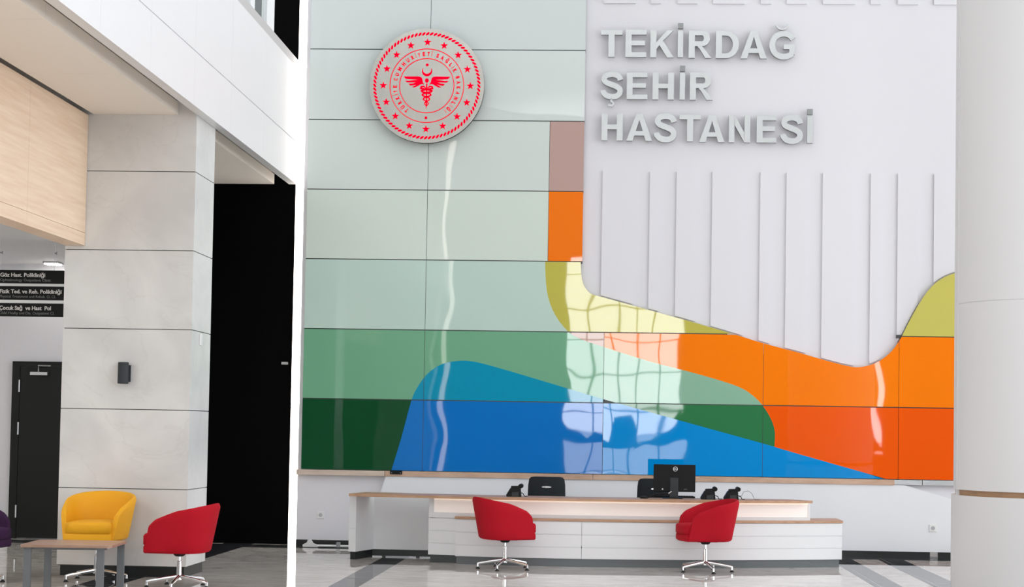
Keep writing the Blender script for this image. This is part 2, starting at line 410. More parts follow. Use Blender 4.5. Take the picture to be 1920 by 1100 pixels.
for r in range(2, 8):
    z0, z1 = ZR[r], ZR[r+1]
    if r == 2: continue
    last = -.4686 if r >= 5 else -.9023
    for c, (x0, x1) in enumerate(((XL, -2.431), (-2.431, last))):
        side = 'beside the vertical light strip' if c == 0 else 'right of the middle joint'
        panel(cellpoly(rect(x0, x1, z0, z1), x0, x1, z0, z1), 0, gcol[r], '%s glass panel %s, %s' % (gname[r], side, rowname[r]))
# narrow strip of mauve and orange
panel(cellpoly(rect(-.9023, -.4686, ZR[4], ZR[5]), -.9023, -.4686, ZR[4], ZR[5]), 0, (190, 160, 152), 'narrow mauve glass panel above the narrow orange one, left of white wall')
panel(cellpoly(rect(-.9023, -.4686, ZR[3], ZR[4]), -.9023, -.4686, ZR[3], ZR[4]), 0, (248, 122, 22), 'narrow light orange glass panel directly above the olive yellow curve')
def cells(P, rows, fn):
    for r in rows:
        for c in range(5):
            x0, x1 = XC[c], XC[c+1]
            if r == 2 and c >= 1: 
                if c > 1: continue
                x1 = XC[3]
            p = cellpoly(P, x0, x1, ZR[r], ZR[r+1])
            if p: fn(p, r, c)
cn = ['beside the light strip', 'left of centre', 'right of centre', 'under the white boards', 'beside the white column']
def f_green(p, r, c):
    lab = {(2, 0): 'pale mint green glass panel beside the light strip, row just above the mid green row',
           (2, 1): 'pale mint green glass panel with curved right edge against the olive yellow panel',
           (1, 0): 'mid green glass panel beside the light strip, above the dark green panel',
           (1, 1): 'mid green glass panel above the rounded top of the blue hill',
           (1, 2): 'sage green glass panel between the orange and blue, ending in a curve',
           (0, 0): 'dark green glass panel at bottom left, cut by the slanting blue edge',
           (0, 2): 'forest green glass wedge lying on the blue slope',
           (0, 3): 'small forest green glass piece with rounded right edge against orange'}.get((r, c), 'green glass piece in the %s, %s' % (rowname[r], cn[c]))
    rgb = gcol[r]
    if r == 0 and c >= 2: rgb = (48, 122, 74)
    if r == 1 and c == 2: rgb = (142, 186, 160)
    panel(p, 0, rgb, lab)
def f_blue(p, r, c):
    lab = {(1, 0): 'small teal-blue glass piece at the left shoulder of the blue hill', (1, 1): 'teal-blue glass panel forming the rounded top of the hill',
           (1, 2): 'thin teal-blue glass sliver where the hill meets the sage panel',
           (0, 0): 'deep blue glass panel with slanting left edge beside dark green', (0, 1): 'deep blue glass panel behind the left black office chair',
           (0, 2): 'bright blue glass panel behind the computer monitor', (0, 3): 'bright blue glass wedge tapering right under the orange'}.get((r, c), 'blue glass piece in the %s, %s' % (rowname[r], cn[c]))
    rgb = (0, 148, 184) if r == 1 else ((0, 116, 200) if c < 2 else (0, 142, 218))
    panel(p, 0, rgb, lab)
def f_over(p, r, c):
    if r == 2:
        panel(p, 0, (194, 186, 84), 'olive yellow glass panel with curved edges, tapering to the right'); return
    rgb = (255, 128, 0) if r == 1 else (244, 90, 0)
    if r == 1 and c == 1: rgb = (184, 146, 128)
    lab = {(1, 1): 'small tan glass wedge between yellow panel and green slope', (1, 2): 'bright orange glass panel directly under the tapering yellow panel',
           (1, 3): 'bright orange glass panel with dipping top under the white boards', (1, 4): 'bright orange glass panel beside the white column, upper one',
           (0, 2): 'thin deep orange glass sliver right of the forest green curve', (0, 3): 'deep orange glass panel above the tapering blue wedge', (0, 4): 'deep orange glass panel beside the white column, lower one'}.get((r, c), 'orange glass piece in the %s, %s' % (rowname[r], cn[c]))
    panel(p, 0, rgb, lab)
cells(P_green, (0, 1, 2), f_green); cells(P_blue, (0, 1), f_blue)
cells([p for p in P_over], (0, 1), f_over)
# the two yellow pieces of the row above
Wy = [p for p in Wt if p[0] < 1.52]
pY = [(Wg[0][0], 3.64), (Wt[0][0], 3.64)]+Wy+[(1.52, ZR[2])]+[(Wg[12][0], ZR[2])]+list(reversed(Wg[:12]))
p = cellpoly(pY, -1.2, 1.52, ZR[2], ZR[3]); panel(p, 0, (194, 186, 84), 'olive yellow glass panel with curved edges, tapering to the right')
pR = [q for q in Wt if q[0] > 3.44]+[(XR, Wt[-1][1]), (XR, 2.6), (3.44, 2.6)]
p = cellpoly(pR, 3.3, XR, ZR[2], ZR[3]+.3); panel(p, 0, (204, 196, 100), 'olive yellow glass panel rising in a curve beside the white column')
# joints (aluminium profile behind the gaps)
bm = bmesh.new()
for r, xr in ((0, 4.7), (1, 4.7), (2, 1.35), (3, -.47), (4, -.47), (5, -.47), (6, -.47), (7, -.47)):
    box(bm, XL, xr, YW-.04, YW, ZR[r]-.02, ZR[r]+.02 if r else ZR[r])
box(bm, 3.44, 4.7, YW-.04, YW, ZR[2]-.02, ZR[2]+.02)
box(bm, -2.46, -2.40, YW-.036, YW, .97, ZTOP-.6); box(bm, -.92, -.885, YW-.036, YW, 3.62, 5.38)
box(bm, -.21, -.16, YW-.036, YW, .97, 2.6); box(bm, 1.78, 1.82, YW-.036, YW, .97, 2.5); box(bm, 3.45, 3.49, YW-.036, YW, .97, 2.6)
struct('trim_2', bm, M_joint)

# stone ledge under the glass
def ledge(x0, x1, m, lab, z0=.9):
    tag(obj('wall_ledge', B(x0, x1, YW-.1, YW, z0, .966, bev=.003), m), lab, 'ledge', 'ledge pieces under the glass')
ledge(-4.01, -2.90, M_ledge2, 'pale beige stone ledge piece under the dark green glass')
ledge(-2.895, -.30, M_ledge, 'tan stone ledge piece under the left half of the blue glass')
ledge(-.295, 3.42, M_ledge, 'long tan stone ledge piece behind monitor under the right half of blue glass')
tag(obj('wall_ledge', B(3.425, 3.76, YW-.07, YW, .905, .966), M_alu), 'short grey metal ledge piece under the orange glass, ending the tan ledge', 'ledge', 'ledge pieces under the glass')
tag(obj('wall_ledge', B(3.768, 4.7, YW-.07, YW, .905, .966), M_alu), 'grey metal ledge piece beside the white column', 'ledge', 'ledge pieces under the glass')
# raised white board behind the desk whose slanting ends continue the blue hill
bm = bmesh.new(); prism(bm, [(-2.88, .9), (-3.16, -.0), (9.4, 0), (9.4, -.0), (9.4, .08), (4.9, .52), (3.40, .9)], YW-.03, YW)
bm.free()
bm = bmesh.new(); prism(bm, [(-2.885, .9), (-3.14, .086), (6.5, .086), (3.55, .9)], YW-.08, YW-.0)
tag(obj('wall_board', bm, mat('lightened_white_board', (234, 236, 240), .5, spec=.3)), 'low white raised wall board with slanting ends behind the desk', 'wall panel')  # colour lightened over the wall white to make up for dimmer light low down
# small black outlet box on the ledge
t = thing('outlet_box', 'small black outlet box on the stone ledge below the blue glass corner', 'outlet', (-2.752, YW-.1, .952))
obj('box_body', B(-.075, .075, -.02, .0, -.025, .025, bev=.004), M_plastic, t)
for x in (-.055, .055): obj('screw', lathe(bmesh.new(), [(.005, 0), (.005, .004)], seg=8), M_alu, t, loc=(x, -.02, -.008), rot=(PI/2, 0, 0))

# ------------------------------------------------------------------ white raised boards
bx = [(1130, 1190), (1219, 1238), (1269, 1307), (1336, 1396), (1426, 1446), (1475, 1513), (1543, 1604), (1633, 1652), (1684, 1723), (1752, 1812)]
def top_at(x):
    for a, b in zip(Wt, Wt[1:]):
        if a[0] <= x <= b[0] and b[0] > a[0]: return a[1]+(b[1]-a[1])*(x-a[0])/(b[0]-a[0])
    return Wt[-1][1]
ordn = ['first', 'second', 'third', 'fourth', 'fifth', 'sixth', 'seventh', 'eighth', 'ninth', 'tenth']
for i, (a, b) in enumerate(bx):
    x0 = U(a, 325, YW-.03).x; x1 = U(b, 325, YW-.03).x; n = 6; w = 'wide' if b-a > 45 else ('narrow' if b-a < 25 else 'medium')
    pts = [(x1, 4.77), (x0, 4.77)]+[(x0+(x1-x0)*k/n, top_at(x0+(x1-x0)*k/n)+.02) for k in range(n+1)]
    bm = bmesh.new(); prism(bm, pts, YW-.024, YW)
    tag(obj('wall_board', bm, M_batten), '%s white raised board under the lettering, %s from the left' % (w, ordn[i]), 'wall panel', 'white raised boards below the lettering')
    bm = bmesh.new(); prism(bm, [(x0-.02, 6.895), (x1-.02, 6.895), (x1-.02, 8.5), (x0-.02, 8.5)], YW-.024, YW)
    tag(obj('wall_board', bm, M_batten), '%s white raised board at the top edge above the lettering, %s from the left' % (w, ordn[i]), 'wall panel', 'white raised boards above the lettering')

# ------------------------------------------------------------------ steel lettering
def sans(bm, ch, w, h, y0, y1):
    "heavy grotesque capital in a w x h box"
    s, b = .222*h, .175*h; ya = y0+.0012; yb = y0+.0024
    def P(*p): prism(bm, [(x*w, z*h) for x, z in p], y0, y1)
    def Q(x0, x1, z0, z1): prism(bm, [(x0, z0), (x1, z0), (x1, z1), (x0, z1)], y0, y1)
    def loop(cx, cz, rx, rz, ex, ez, a0=-90, a1=90, n=16):
        o = [(cx+rx*math.cos(math.radians(a0+(a1-a0)*i/n)), cz+rz*math.sin(math.radians(a0+(a1-a0)*i/n))) for i in range(n+1)]
        q = [(cx+(rx-ex)*math.cos(math.radians(a0+(a1-a0)*i/n)), cz+(rz-ez)*math.sin(math.radians(a0+(a1-a0)*i/n))) for i in range(n+1)]
        for i in range(n): prism(bm, [o[i], o[i+1], q[i+1], q[i]], y0, y1)
    def S_(pts, ww): 
        px = smooth_px([(x*w, z*h) for x, z in pts], 4); stroke(bm, px, ww, y0, y1)
    if ch == 'T': Q(0, w, h-b, h); Q(w/2-s/2, w/2+s/2, 0, h-b)
    elif ch == 'E': Q(0, s, 0, h); Q(s, w*.99, h-b, h); Q(s, w*.93, h*.43, h*.43+b); Q(s, w, 0, b)
    elif ch == 'H': Q(0, s, 0, h); Q(w-s, w, 0, h); Q(s, w-s, h*.42, h*.42+b)
    elif ch == 'I': Q(0, w, 0, h)
    elif ch == 'N': Q(0, s*.95, 0, h); Q(w-s*.95, w, 0, h); prism(bm, [(s*.95, h), (s*.9, h*.66), (w-s*.95, 0), (w-s*.9, h*.34)], y0, y1)
    elif ch == 'K':
        Q(0, s, 0, h); prism(bm, [(s, h*.30), (w*.46, h*.55), (w*.98, h), (w*.70, h), (s, h*.56)], ya, y1); prism(bm, [(w*.36, h*.49), (w*.72, 0), (w, 0), (w*.53, h*.62)], yb, y1)
    elif ch == 'A':
        t = s*.52; prism(bm, [(0, 0), (s*1.05, 0), (w/2, h*.78), (w/2, h), (w/2-t, h)], y0, y1); prism(bm, [(w, 0), (w/2+t, h), (w/2, h), (w/2, h*.78), (w-s*1.05, 0)], y0, y1)
        prism(bm, [(w*.22, h*.2), (w*.78, h*.2), (w*.70, h*.2+b*.95), (w*.30, h*.2+b*.95)], ya, y1)
    elif ch == 'D':
        Q(0, s, 0, h); r = w*.56; Q(s, w-r, h-b, h); Q(s, w-r, 0, b); loop(w-r, h/2, r, h/2, s, b)
    elif ch == 'R':
        Q(0, s, 0, h); r = h*.285; zc = h-r; Q(s, w*.93-r, h-b, h); Q(s, w*.93-r, h-2*r, h-2*r+b); loop(w*.93-r, zc, r, r, s, b)
        prism(bm, [(w*.40, h*.45), (w*.58, h*.44), (w*.70, h*.32), (w, 0), (w*.73, 0), (w*.48, h*.34), (w*.40, h*.40)], ya, y1)
    elif ch == 'S':
        S_([(.90, .705), (.83, .83), (.66, .905), (.46, .915), (.24, .87), (.14, .745), (.22, .63), (.46, .545), (.72, .46), (.875, .35), (.865, .20), (.72, .105), (.50, .082), (.27, .12), (.13, .23), (.09, .325)], [s*.92]*200)
    elif ch == 'G':
        S_([(.93, .72), (.82, .84), (.62, .912), (.42, .895), (.22, .79), (.11, .60), (.11, .40), (.22, .21), (.42, .10), (.64, .09), (.82, .15), (.90, .20)], [s*.92]*200)
        prism(bm, [(w-s*.9, h*.16), (w, h*.16), (w, h*.53), (w*.55, h*.53), (w*.55, h*.53-b), (w-s*.9, h*.53-b)], ya, y1)
    return bm
lines = [[('T', 108, 272, 148, 352), ('E', 295, 458, 146, 354), ('K', 485, 668, 150, 356), ('I', 695, 738, 150, 355), ('R', 778, 955, 152, 360), ('D', 985, 1165, 154, 362), ('A', 1175, 1378, 154, 364), ('G', 1397, 1592, 158, 368)],
         [('S', 108, 275, 470, 672), ('E', 305, 465, 474, 675), ('H', 502, 668, 474, 678), ('I', 710, 753, 475, 679), ('R', 787, 965, 474, 680)],
         [('H', 112, 277, 787, 990), ('A', 302, 502, 790, 993), ('S', 517, 685, 788, 1000), ('T', 708, 872, 794, 998), ('A', 860, 1055, 798, 1002), ('N', 1085, 1250, 800, 1004), ('E', 1297, 1450, 802, 1006), ('S', 1483, 1650, 800, 1012), ('I', 1683, 1727, 806, 1010)]]
show = {'I': 'dotted I', 'G': 'G with a breve', 'S': 'S'}
YL = YW-.085
labs = [['T at the start of the top line', 'E in the top line after the T', 'K in the top line', 'dotted I in the top line', 'R in the top line', 'D in the top line', 'A in the top line', 'G with curved accent ending the top line'],
        ['S with cedilla starting the middle line', 'E in the short middle line', 'H in the short middle line', 'dotted I in the short middle line', 'R ending the short middle line'],
        ['H starting the bottom line', 'A following the H in the bottom line', 'first S of the bottom line', 'T in the bottom line', 'second A of the bottom line, left of the N', 'N in the bottom line', 'E in the bottom line', 'second S of the bottom line, next to last', 'dotted I ending the bottom line']]
for li, ln in enumerate(lines):
    for k, (ch, a, b, t0, t1) in enumerate(ln):
        P0 = U(1100+a*.24547, 20+t1*.24547, YL); P1 = U(1100+b*.24547, 20+t0*.24547, YL)
        w = P1.x-P0.x; h = P1.z-P0.z
        bm = bmesh.new()
        sans(bm, ch, w, h, 0, .045); bmesh.ops.recalc_face_normals(bm, faces=bm.faces)
        bm.normal_update()
        for f in bm.faces: f.material_index = 0 if abs(f.normal.y) > .5 else 1
        o = thing('wall_letter', 'steel letter ' + labs[li][k], 'letter', (P0.x, YL, P0.z), 0, 'raised steel letters on the white wall')
        obj('letter_body', bm, [M_letter, M_letter_side], o)
        s = h/.335
        if ch == 'I': obj('letter_dot', B(0, w, 0, .045, h*1.07, h*1.27), [M_letter_side], o)
        if ch == 'G':
            bm = bmesh.new(); stroke(bm, [(w*.50+.075*math.cos(q), h*1.27+.075*math.sin(q)*.9) for q in [PI+PI*j/10 for j in range(11)]], .022, 0, .045); obj('letter_accent', bm, M_letter, o)
        if ch == 'S' and li == 1:
            bm = bmesh.new(); stroke(bm, [(w*.5, 0), (w*.5-.005, -.03), (w*.55, -.04), (w*.6, -.06), (w*.52, -.085), (w*.34, -.078)], .026, 0, .045); obj('letter_cedilla', bm, M_letter, o)
        bm = bmesh.new()
        for x in (.2, .8): lathe(bm, [(.005, 0), (.005, YW-YL-.045)], seg=6)
        bmesh.ops.rotate(bm, verts=bm.verts, cent=(0, 0, 0), matrix=Matrix.Rotation(-PI/2, 3, 'X'))
        fx = {'T': .5, 'I': .5, 'A': .12, 'K': .12, 'D': .12, 'R': .12, 'N': .1, 'H': .12, 'E': .12}.get(ch, .5); bmesh.ops.translate(bm, verts=bm.verts, vec=(w*fx, .045, h*(.06 if ch in 'SG' else .1)))
        obj('mounting_pin', bm, M_alu, o)

# ------------------------------------------------------------------ round emblem
YE = YG-.14
EC = U(800.2, 160.6, YE); ku = 1/(F/YE*1.0)*1.0
def e(px): return px*ku
em = thing('wall_emblem', 'round brushed steel emblem with red stars, ring lettering and winged staff', 'emblem', (EC.x, YE, EC.z))
def disc(r, y0, y1, n=96):
    bm = bmesh.new(); prism(bm, [(r*math.cos(2*PI*i/n), r*math.sin(2*PI*i/n)) for i in range(n)], y0, y1); return bm
bm = disc(e(109.4), 0, .05); bm.normal_update()
for f in bm.faces: f.material_index = 0 if abs(f.normal.y) > .5 else 1
obj('emblem_disc', bm, [mat('emblem_steel', (188, 185, 178), .25, metal=.7, bump=(2.2, .35, .03)), M_slate], em)
obj('mounting_block', B(-.3, .3, .05, .139, -.3, .3), M_slate, em)
R0, R1 = -.006, .0
def ring(r, w):
    bm = bmesh.new(); n = 96
    stroke(bm, [(r*math.cos(2*PI*i/n), r*math.sin(2*PI*i/n)) for i in range(n+1)], w, R0, R1); return bm
obj('ring', ring(e(70.3), e(1.3)), M_red, em); obj('ring', ring(e(51.8), e(1.3)), M_red, em)
bm = bmesh.new(); n = 84
for i in range(n):
    a = 2*PI*i/n; r = e(99.3); L = e(4.4); wd = e(1.9)
    c = (r*math.cos(a), r*math.sin(a)); rot = a+PI/2+math.radians(40)
    pts = []
    for k in range(8):
        q = 2*PI*k/8; x = L*math.cos(q); z = wd*math.sin(q)*1.05; pts.append((c[0]+x*math.cos(rot)-z*math.sin(rot), c[1]+x*math.sin(rot)+z*math.cos(rot)))
    prism(bm, pts, R0, R1)
obj('rope_border', bm, M_red, em)
for i in range(16):
    a = PI/2-2*PI*i/16; c = (e(83)*math.cos(a), e(83)*math.sin(a)); bm = bmesh.new()
    prism(bm, [(c[0]+(e(7.4) if k % 2 == 0 else e(3.0))*math.cos(PI/2+PI*k/5), c[1]+(e(7.4) if k % 2 == 0 else e(3.0))*math.sin(PI/2+PI*k/5)) for k in range(10)], R0, R1)
    obj('star', bm, M_red, em)
txt = 'TÜRKİYE CUMHURİYETİ SAĞLIK BAKANLIĞI'
wid = {'İ': .36, 'I': .36, ' ': .45, 'M': 1.15, 'U': .95, 'Ü': .95, 'A': .95, 'G': 1, 'Ğ': 1, 'N': 1, 'H': 1, 'K': .9, 'R': .9}
tot = sum(wid.get(c, .82) for c in txt); ang = 214; span = 291; cap = e(7.6)
for c in txt:
    bm = bmesh.new()
    w = wid.get(c, .82); am = math.radians(90-(ang+span*w/tot/2))
    if c != ' ':
        base = {'İ': 'I', 'Ü': 'U', 'Ğ': 'G'}.get(c, c); hw = e(w*3.1)*(.3 if base == 'I' else .85)
        add_text(bm, base, -hw, hw, -cap/2, cap/2, R0, R1, off=.04, rot=am-PI/2, c=(e(60.6)*math.cos(am), e(60.6)*math.sin(am)))
        def loc(x, z): return (e(60.6)*math.cos(am)+x*math.cos(am-PI/2)-z*math.sin(am-PI/2), e(60.6)*math.sin(am)+x*math.sin(am-PI/2)+z*math.cos(am-PI/2))
        dots = {'İ': [0], 'Ü': [-e(1.5), e(1.5)], 'Ğ': [0]}.get(c, [])
        for d in dots:
            hw2 = e(1.8) if c == 'Ğ' else e(.7); prism(bm, [loc(d-hw2, cap*.62), loc(d+hw2, cap*.62), loc(d+hw2, cap*.78), loc(d-hw2, cap*.78)], R0, R1)
    ang += span*w/tot
    if c != ' ': obj('ring_letter', bm, M_red, em)
def zpt(x, y, mir=False): x = x-468; return ((-x if mir else x)*e(1/7.857), (632-y)*e(1/7.857))
wing = [[(122, 497), (340, 495), (385, 508), (395, 550), (300, 540), (200, 535), (150, 530)],
        [(145, 560), (200, 562), (300, 548), (385, 545), (385, 580), (250, 582), (170, 583)],
        [(195, 605), (260, 600), (330, 575), (385, 570), (380, 598), (290, 622), (220, 632)],
        [(250, 655), (290, 635), (340, 600), (390, 575), (405, 597), (340, 632), (290, 658)],
        [(330, 495), (370, 500), (395, 520), (405, 560), (410, 590), (435, 612), (400, 608), (370, 590), (330, 560)]]
for mir in (False, True):
    bm = bmesh.new()
    for k, f in enumerate(wing): prism(bm, [zpt(x, y, mir) for x, y in f], R0-.0004*k, R1)
    obj('wing', bm, M_red, em)
def arcp(cx, cz, r, a0, a1, n=16): return [(cx+r*math.cos(math.radians(a0+(a1-a0)*i/n)), cz+r*math.sin(math.radians(a0+(a1-a0)*i/n))) for i in range(n+1)]
bm = bmesh.new(); c0 = zpt(468, 415); c1 = zpt(468, 393); k = e(1/7.857)
prism(bm, arcp(*c0, 76*k, 150, 390, 24)+arcp(*c1, 62*k, 385, 155, 24), R0, R1); obj('crescent', bm, M_red, em)
for (x, y, rx, rz) in ((470, 320, 22, 20), (468, 555, 28, 33), (464, 1114, 20, 20)):
    bm = bmesh.new(); c = zpt(x, y); prism(bm, [(c[0]+rx*k*math.cos(2*PI*i/20), c[1]+rz*k*math.sin(2*PI*i/20)) for i in range(20)], R0, R1); obj('dot', bm, M_red, em)
bm = bmesh.new(); prism(bm, [zpt(459, 600), zpt(478, 600), zpt(476, 900), zpt(466, 992), zpt(458, 900)], R0-.001, R1); obj('staff', bm, M_red, em)
for sgn in (1, -1):
    pts = [(468+sgn*12, 668), (468+sgn*45, 642), (468+sgn*85, 650)]; ws = [12, 20, 24]
    ys = [670+i*10 for i in range(28)]
    for y in ys:
        t_ = (y-670)/270; A = 95*(1-t_)**.9+14*t_; ph = PI/2+ (t_**.82)*PI*4.5; pts.append((468+sgn*A*math.sin(ph), y)); ws.append(26*(1-t_)+12*t_)
    bm = bmesh.new(); stroke(bm, [zpt(x, y) for x, y in pts], [w*k for w in ws], R0+.001*sgn, R1); obj('snake', bm, M_red, em)

# ------------------------------------------------------------------ light strips
def led(x, y, lab, z1=ZTOP):
    t = thing('light_strip', lab, 'light', (x, y, 0), 0 if y > 10 else PI)
    obj('diffuser', B(-.05, .05, -.03, .03, .0, z1), M_led, t); obj('housing', B(-.055, .055, .03, .08, 0, z1), M_alu, t)
led(-4.072, YW+.05, 'tall glowing white vertical light strip between black wall and glass')
led(-4.05, 2.58, 'tall glowing vertical light strip at the near end of the balcony', 9.5)

# ------------------------------------------------------------------ left structure
XF = -4.11
YE0 = 2.65; YE1 = YW+.02-.0
bm = bmesh.new()
seams = [YE0, 4.0, 5.4, 6.8, 8.2, 9.6, 11.0, 11.9, 13.2, 14.6, 16.0, 17.5, YE1]
g = .004
box(bm, XF-.10, XF-.012, YE0, YE1, 4.571, 6.03)
for a, b in zip(seams, seams[1:]):
    box(bm, XF-.012, XF, a+g*.3, b-g*.3, 4.571, 5.095-g*1.4); box(bm, XF-.012, XF, a+g*.3, b-g*.3, 5.095+g*1.4, 6.03)
struct('wall_fascia', bm, M_fascia)
struct('trim_3', B(XF-.14, XF-.0, YE0, YE1, 6.03, 6.14), M_sill)
# suspended soffit plates, groove above
bm = bmesh.new(); ys = [YE0, 4.4, 6.2, 8.0, 9.8, 11.5, 13.3, 15.07]
for a, b in zip(ys, ys[1:]): box(bm, -5.25, -4.40, a+.002, b-.002, 4.571, 4.70)
box(bm, -5.48, -4.40, 15.79, 17.6, 4.571, 4.70); box(bm, -5.48, -4.40, 17.604, YE1, 4.571, 4.70)
struct('ceiling_soffit', bm, M_soffit)
struct('ceiling_deck', B(-13, -4.22, YE0, YE1, 4.73, 4.9), M_soffit)
# upper glazing over the balcony
bm = bmesh.new()
for a, b in ((16.9, 17.1), (17.7, 18.08)): box(bm, -4.24, -4.15, a, b, 6.14, ZTOP)
struct('window_2', bm, M_frame)
struct('window_3', B(-4.2, -4.19, 10, 16.9, 6.14, ZTOP), M_paleglass)
struct('window_4', B(-4.2, -4.19, 17.1, 17.6, 6.14, ZTOP), M_darkglass)
struct('window_5', B(-4.2, -4.19, 17.6, 17.7, 6.14, ZTOP), M_paleglass)
# marble column
bm = bmesh.new(); zs = [.105, .8628, 1.6437, 2.438, 3.2197, 4.004, 4.73]
for a, b in zip(zs, zs[1:]): box(bm, -5.5, -4.212, 15.07, 15.78, a+.004, b-.004)
col = thing('marble_column', 'square cream marble-clad column behind the yellow chair', 'column', (0, 0, 0))
obj('cladding', bm, M_marble, col); obj('joint_backing', B(-5.49, -4.222, 15.08, 15.77, .1, 4.72), M_joint, col)
obj('plinth', B(-5.47, -4.235, 15.09, 15.76, 0, .1), M_blackgloss, col)
t = thing('wall_plate', 'small white switch plate on the right side of marble column', 'switch', (-4.21, 15.4, 2.36))
obj('plate', B(0, .008, -.04, .04, -.06, .06, bev=.002), M_whitepl, t); obj('rocker', B(.008, .012, -.025, .025, -.03, .03), M_whitepl, t)
# near column of the same row (seen only in reflections)
bm = bmesh.new()
for a, b in zip(zs, zs[1:]): box(bm, -5.5, -4.212, 2.9, 3.6, max(a, 0)+.004, b-.004)
tag(obj('marble_column', bm, M_marble), 'square marble column at the near end beside the second light strip', 'column')
# oak beam
bm = bmesh.new(); ys = [4, 7.2, 10.4, 13.55, 15.065]
for a, b in zip(ys, ys[1:]):
    box(bm, -5.5, -5.3, a+.0015, b-.0015, 3.385, 4.56); box(bm, -5.5, -5.3, a+.0015, b-.0015, 3.26, 3.381)
box(bm, -5.49, -5.31, 4, 15.06, 3.27, 4.55)
tag(obj('wooden_beam', bm, M_wood), 'light oak clad beam running into the marble column', 'beam')
# wall sconce
t = thing('wall_sconce', 'dark grey cylindrical wall light on the marble column', 'wall light', (-4.86, 15.07, 2.0))
obj('lamp_body', lathe(bmesh.new(), [(.048, -.105), (.052, -.1), (.052, .1), (.048, .105)], 0, -.075, 28), M_slate, t, smooth='auto')
obj('wall_bracket', B(-.03, .055, -.03, 0, -.085, .08, bev=.004), M_slate, t)

# ------------------------------------------------------------------ door, sign, ceiling lamp at the left
t = thing('door_1', 'dark door', 'door'); del t['label']; del t['category']; t['kind'] = 'structure'
t.location = (-7.86, 19.8, 0)
bm = B(0, .1, -.05, 0, 0, 2.29); box(bm, 1.55, 1.65, -.05, 0, 0, 2.29); box(bm, .1, 1.55, -.05, 0, 2.22, 2.29); obj('door_frame', bm, M_door, t)
obj('door_leaf', B(.105, 1.545, -.045, 0, .01, 2.215), M_door, t)
for z in (.35, 1.42, 1.97):
    obj('hinge', tube(bmesh.new(), [(.1, -.06, z-.08), (.1, -.06, z+.08)], .011, 10), M_alu, t)
bm = B(.25, .48, -.1, -.045, 2.11, 2.155, bev=.005); dc = obj('door_closer', bm, M_alu, t)
obj('closer_arm', tube(bmesh.new(), [(.36, -.09, 2.15), (.36, -.1, 2.235), (.52, -.09, 2.235)], .01, 8), M_alu, dc)
obj('handle', tube(bmesh.new(), [(1.4, -.05, 1.0), (1.4, -.11, 1.0), (1.27, -.11, 1.0)], .011, 10), M_alu, t)
t = thing('hanging_sign', 'three black outpatient clinic direction boards hanging beside the column', 'sign', (-6.94, 17.0, 0))
zb = [(3.206-.005, 3.05), (3.02, 2.865), (2.83, 2.68)]
T1 = ['Göz Hast. Polikliniği', 'Fizik Ted. ve Reh. Polikliniği', 'Çocuk Sağ  ve Hast  Pol']; T2 = ['Ophtalmology Outpatient Clinic', 'Physical Treatment and Rehab. O. Cl.', 'Child Healty and Dis. Outpatient Cl.']
wd1 = [.51, .70, .585]; wd2 = [.575, .635, .625]
for (a, b), s1, s2, w1, w2 in zip(zb, T1, T2, wd1, wd2):
    bd = obj('sign_board', B(-.9, .84, -.012, .012, b, a), M_sign, t)
    for txt_, w_, z_, off_, h_, nm_, mm_ in ((s1, w1, b+.075, .022, .062, 'lettering', M_signtx), (s2, w2, b+.025, .0, .042, 'small_lettering', M_signtx2)):
        me = glyph_mesh(txt_, off_); L = [v.co.x for v in me.vertices]; tw = max(L)-min(L); bpy.data.meshes.remove(me)
        words = txt_.split(); pos = 0
        for wn, word in enumerate(words):
            idx = txt_.index(word, pos); pos = idx+len(word)
            me = glyph_mesh(txt_[:pos], off_); L2 = [v.co.x for v in me.vertices]; xe = max(L2)-min(L2); bpy.data.meshes.remove(me)
            me = glyph_mesh(word, off_); L2 = [v.co.x for v in me.vertices]; xw = max(L2)-min(L2); bpy.data.meshes.remove(me)
            x1_ = .012+w_*xe/tw; obj(nm_, add_text(bmesh.new(), word, x1_-w_*xw/tw, x1_, z_, 0, -.0165, -.012, off=off_, height=h_), mm_, bd)
obj('rail', B(-.9, .84, -.016, .016, 3.02, 3.05), M_alu, t); obj('rail', B(-.9, .84, -.016, .016, 2.83, 2.865), M_alu, t)
for x in (-.0, .62):
    obj('hanger_wire', tube(bmesh.new(), [(x, 0, 3.2), (x, 0, 3.555)], .003, 6), M_alu, t)
    obj('hook', tube(bmesh.new(), [(x, 0, 3.40), (x+.025, 0, 3.385), (x+.02, 0, 3.41)], .005, 6), M_slate, t)
t = thing('ceiling_light', 'small bright ceiling light above the hanging clinic sign', 'ceiling light', (-7.27, 19.5, 3.56))
obj('lamp_frame', B(-.10, .10, -.10, .10, -.025, 0), M_alu, t); obj('diffuser', B(-.085, .085, -.085, .085, -.035, -.025), M_ceilight, t)

for i, (x, y) in enumerate(((-7.2, 9.5), (-9.5, 9.5), (-7.2, 12.2), (-9.5, 12.2), (-9.8, 16.5))):  # fill lights added out of view to brighten the corridor wall and ceiling
    t = thing('corridor_fill_light', 'square white fill light added over the waiting corridor', 'ceiling light', (x, y, 3.56), 0, 'added corridor fill lights')
    obj('lamp_frame', B(-.32, .32, -.32, .32, -.025, 0), M_alu, t); obj('diffuser', B(-.29, .29, -.29, .29, -.03, -.025), M_ceilight, t)

# small fitting on the black wall
tag(obj('door_lock', B(-4.311, -4.225, YW+.27, YW+.3, 2.293, 2.325), M_alu), 'small silver fitting on the black wall beside the light strip', 'lock')

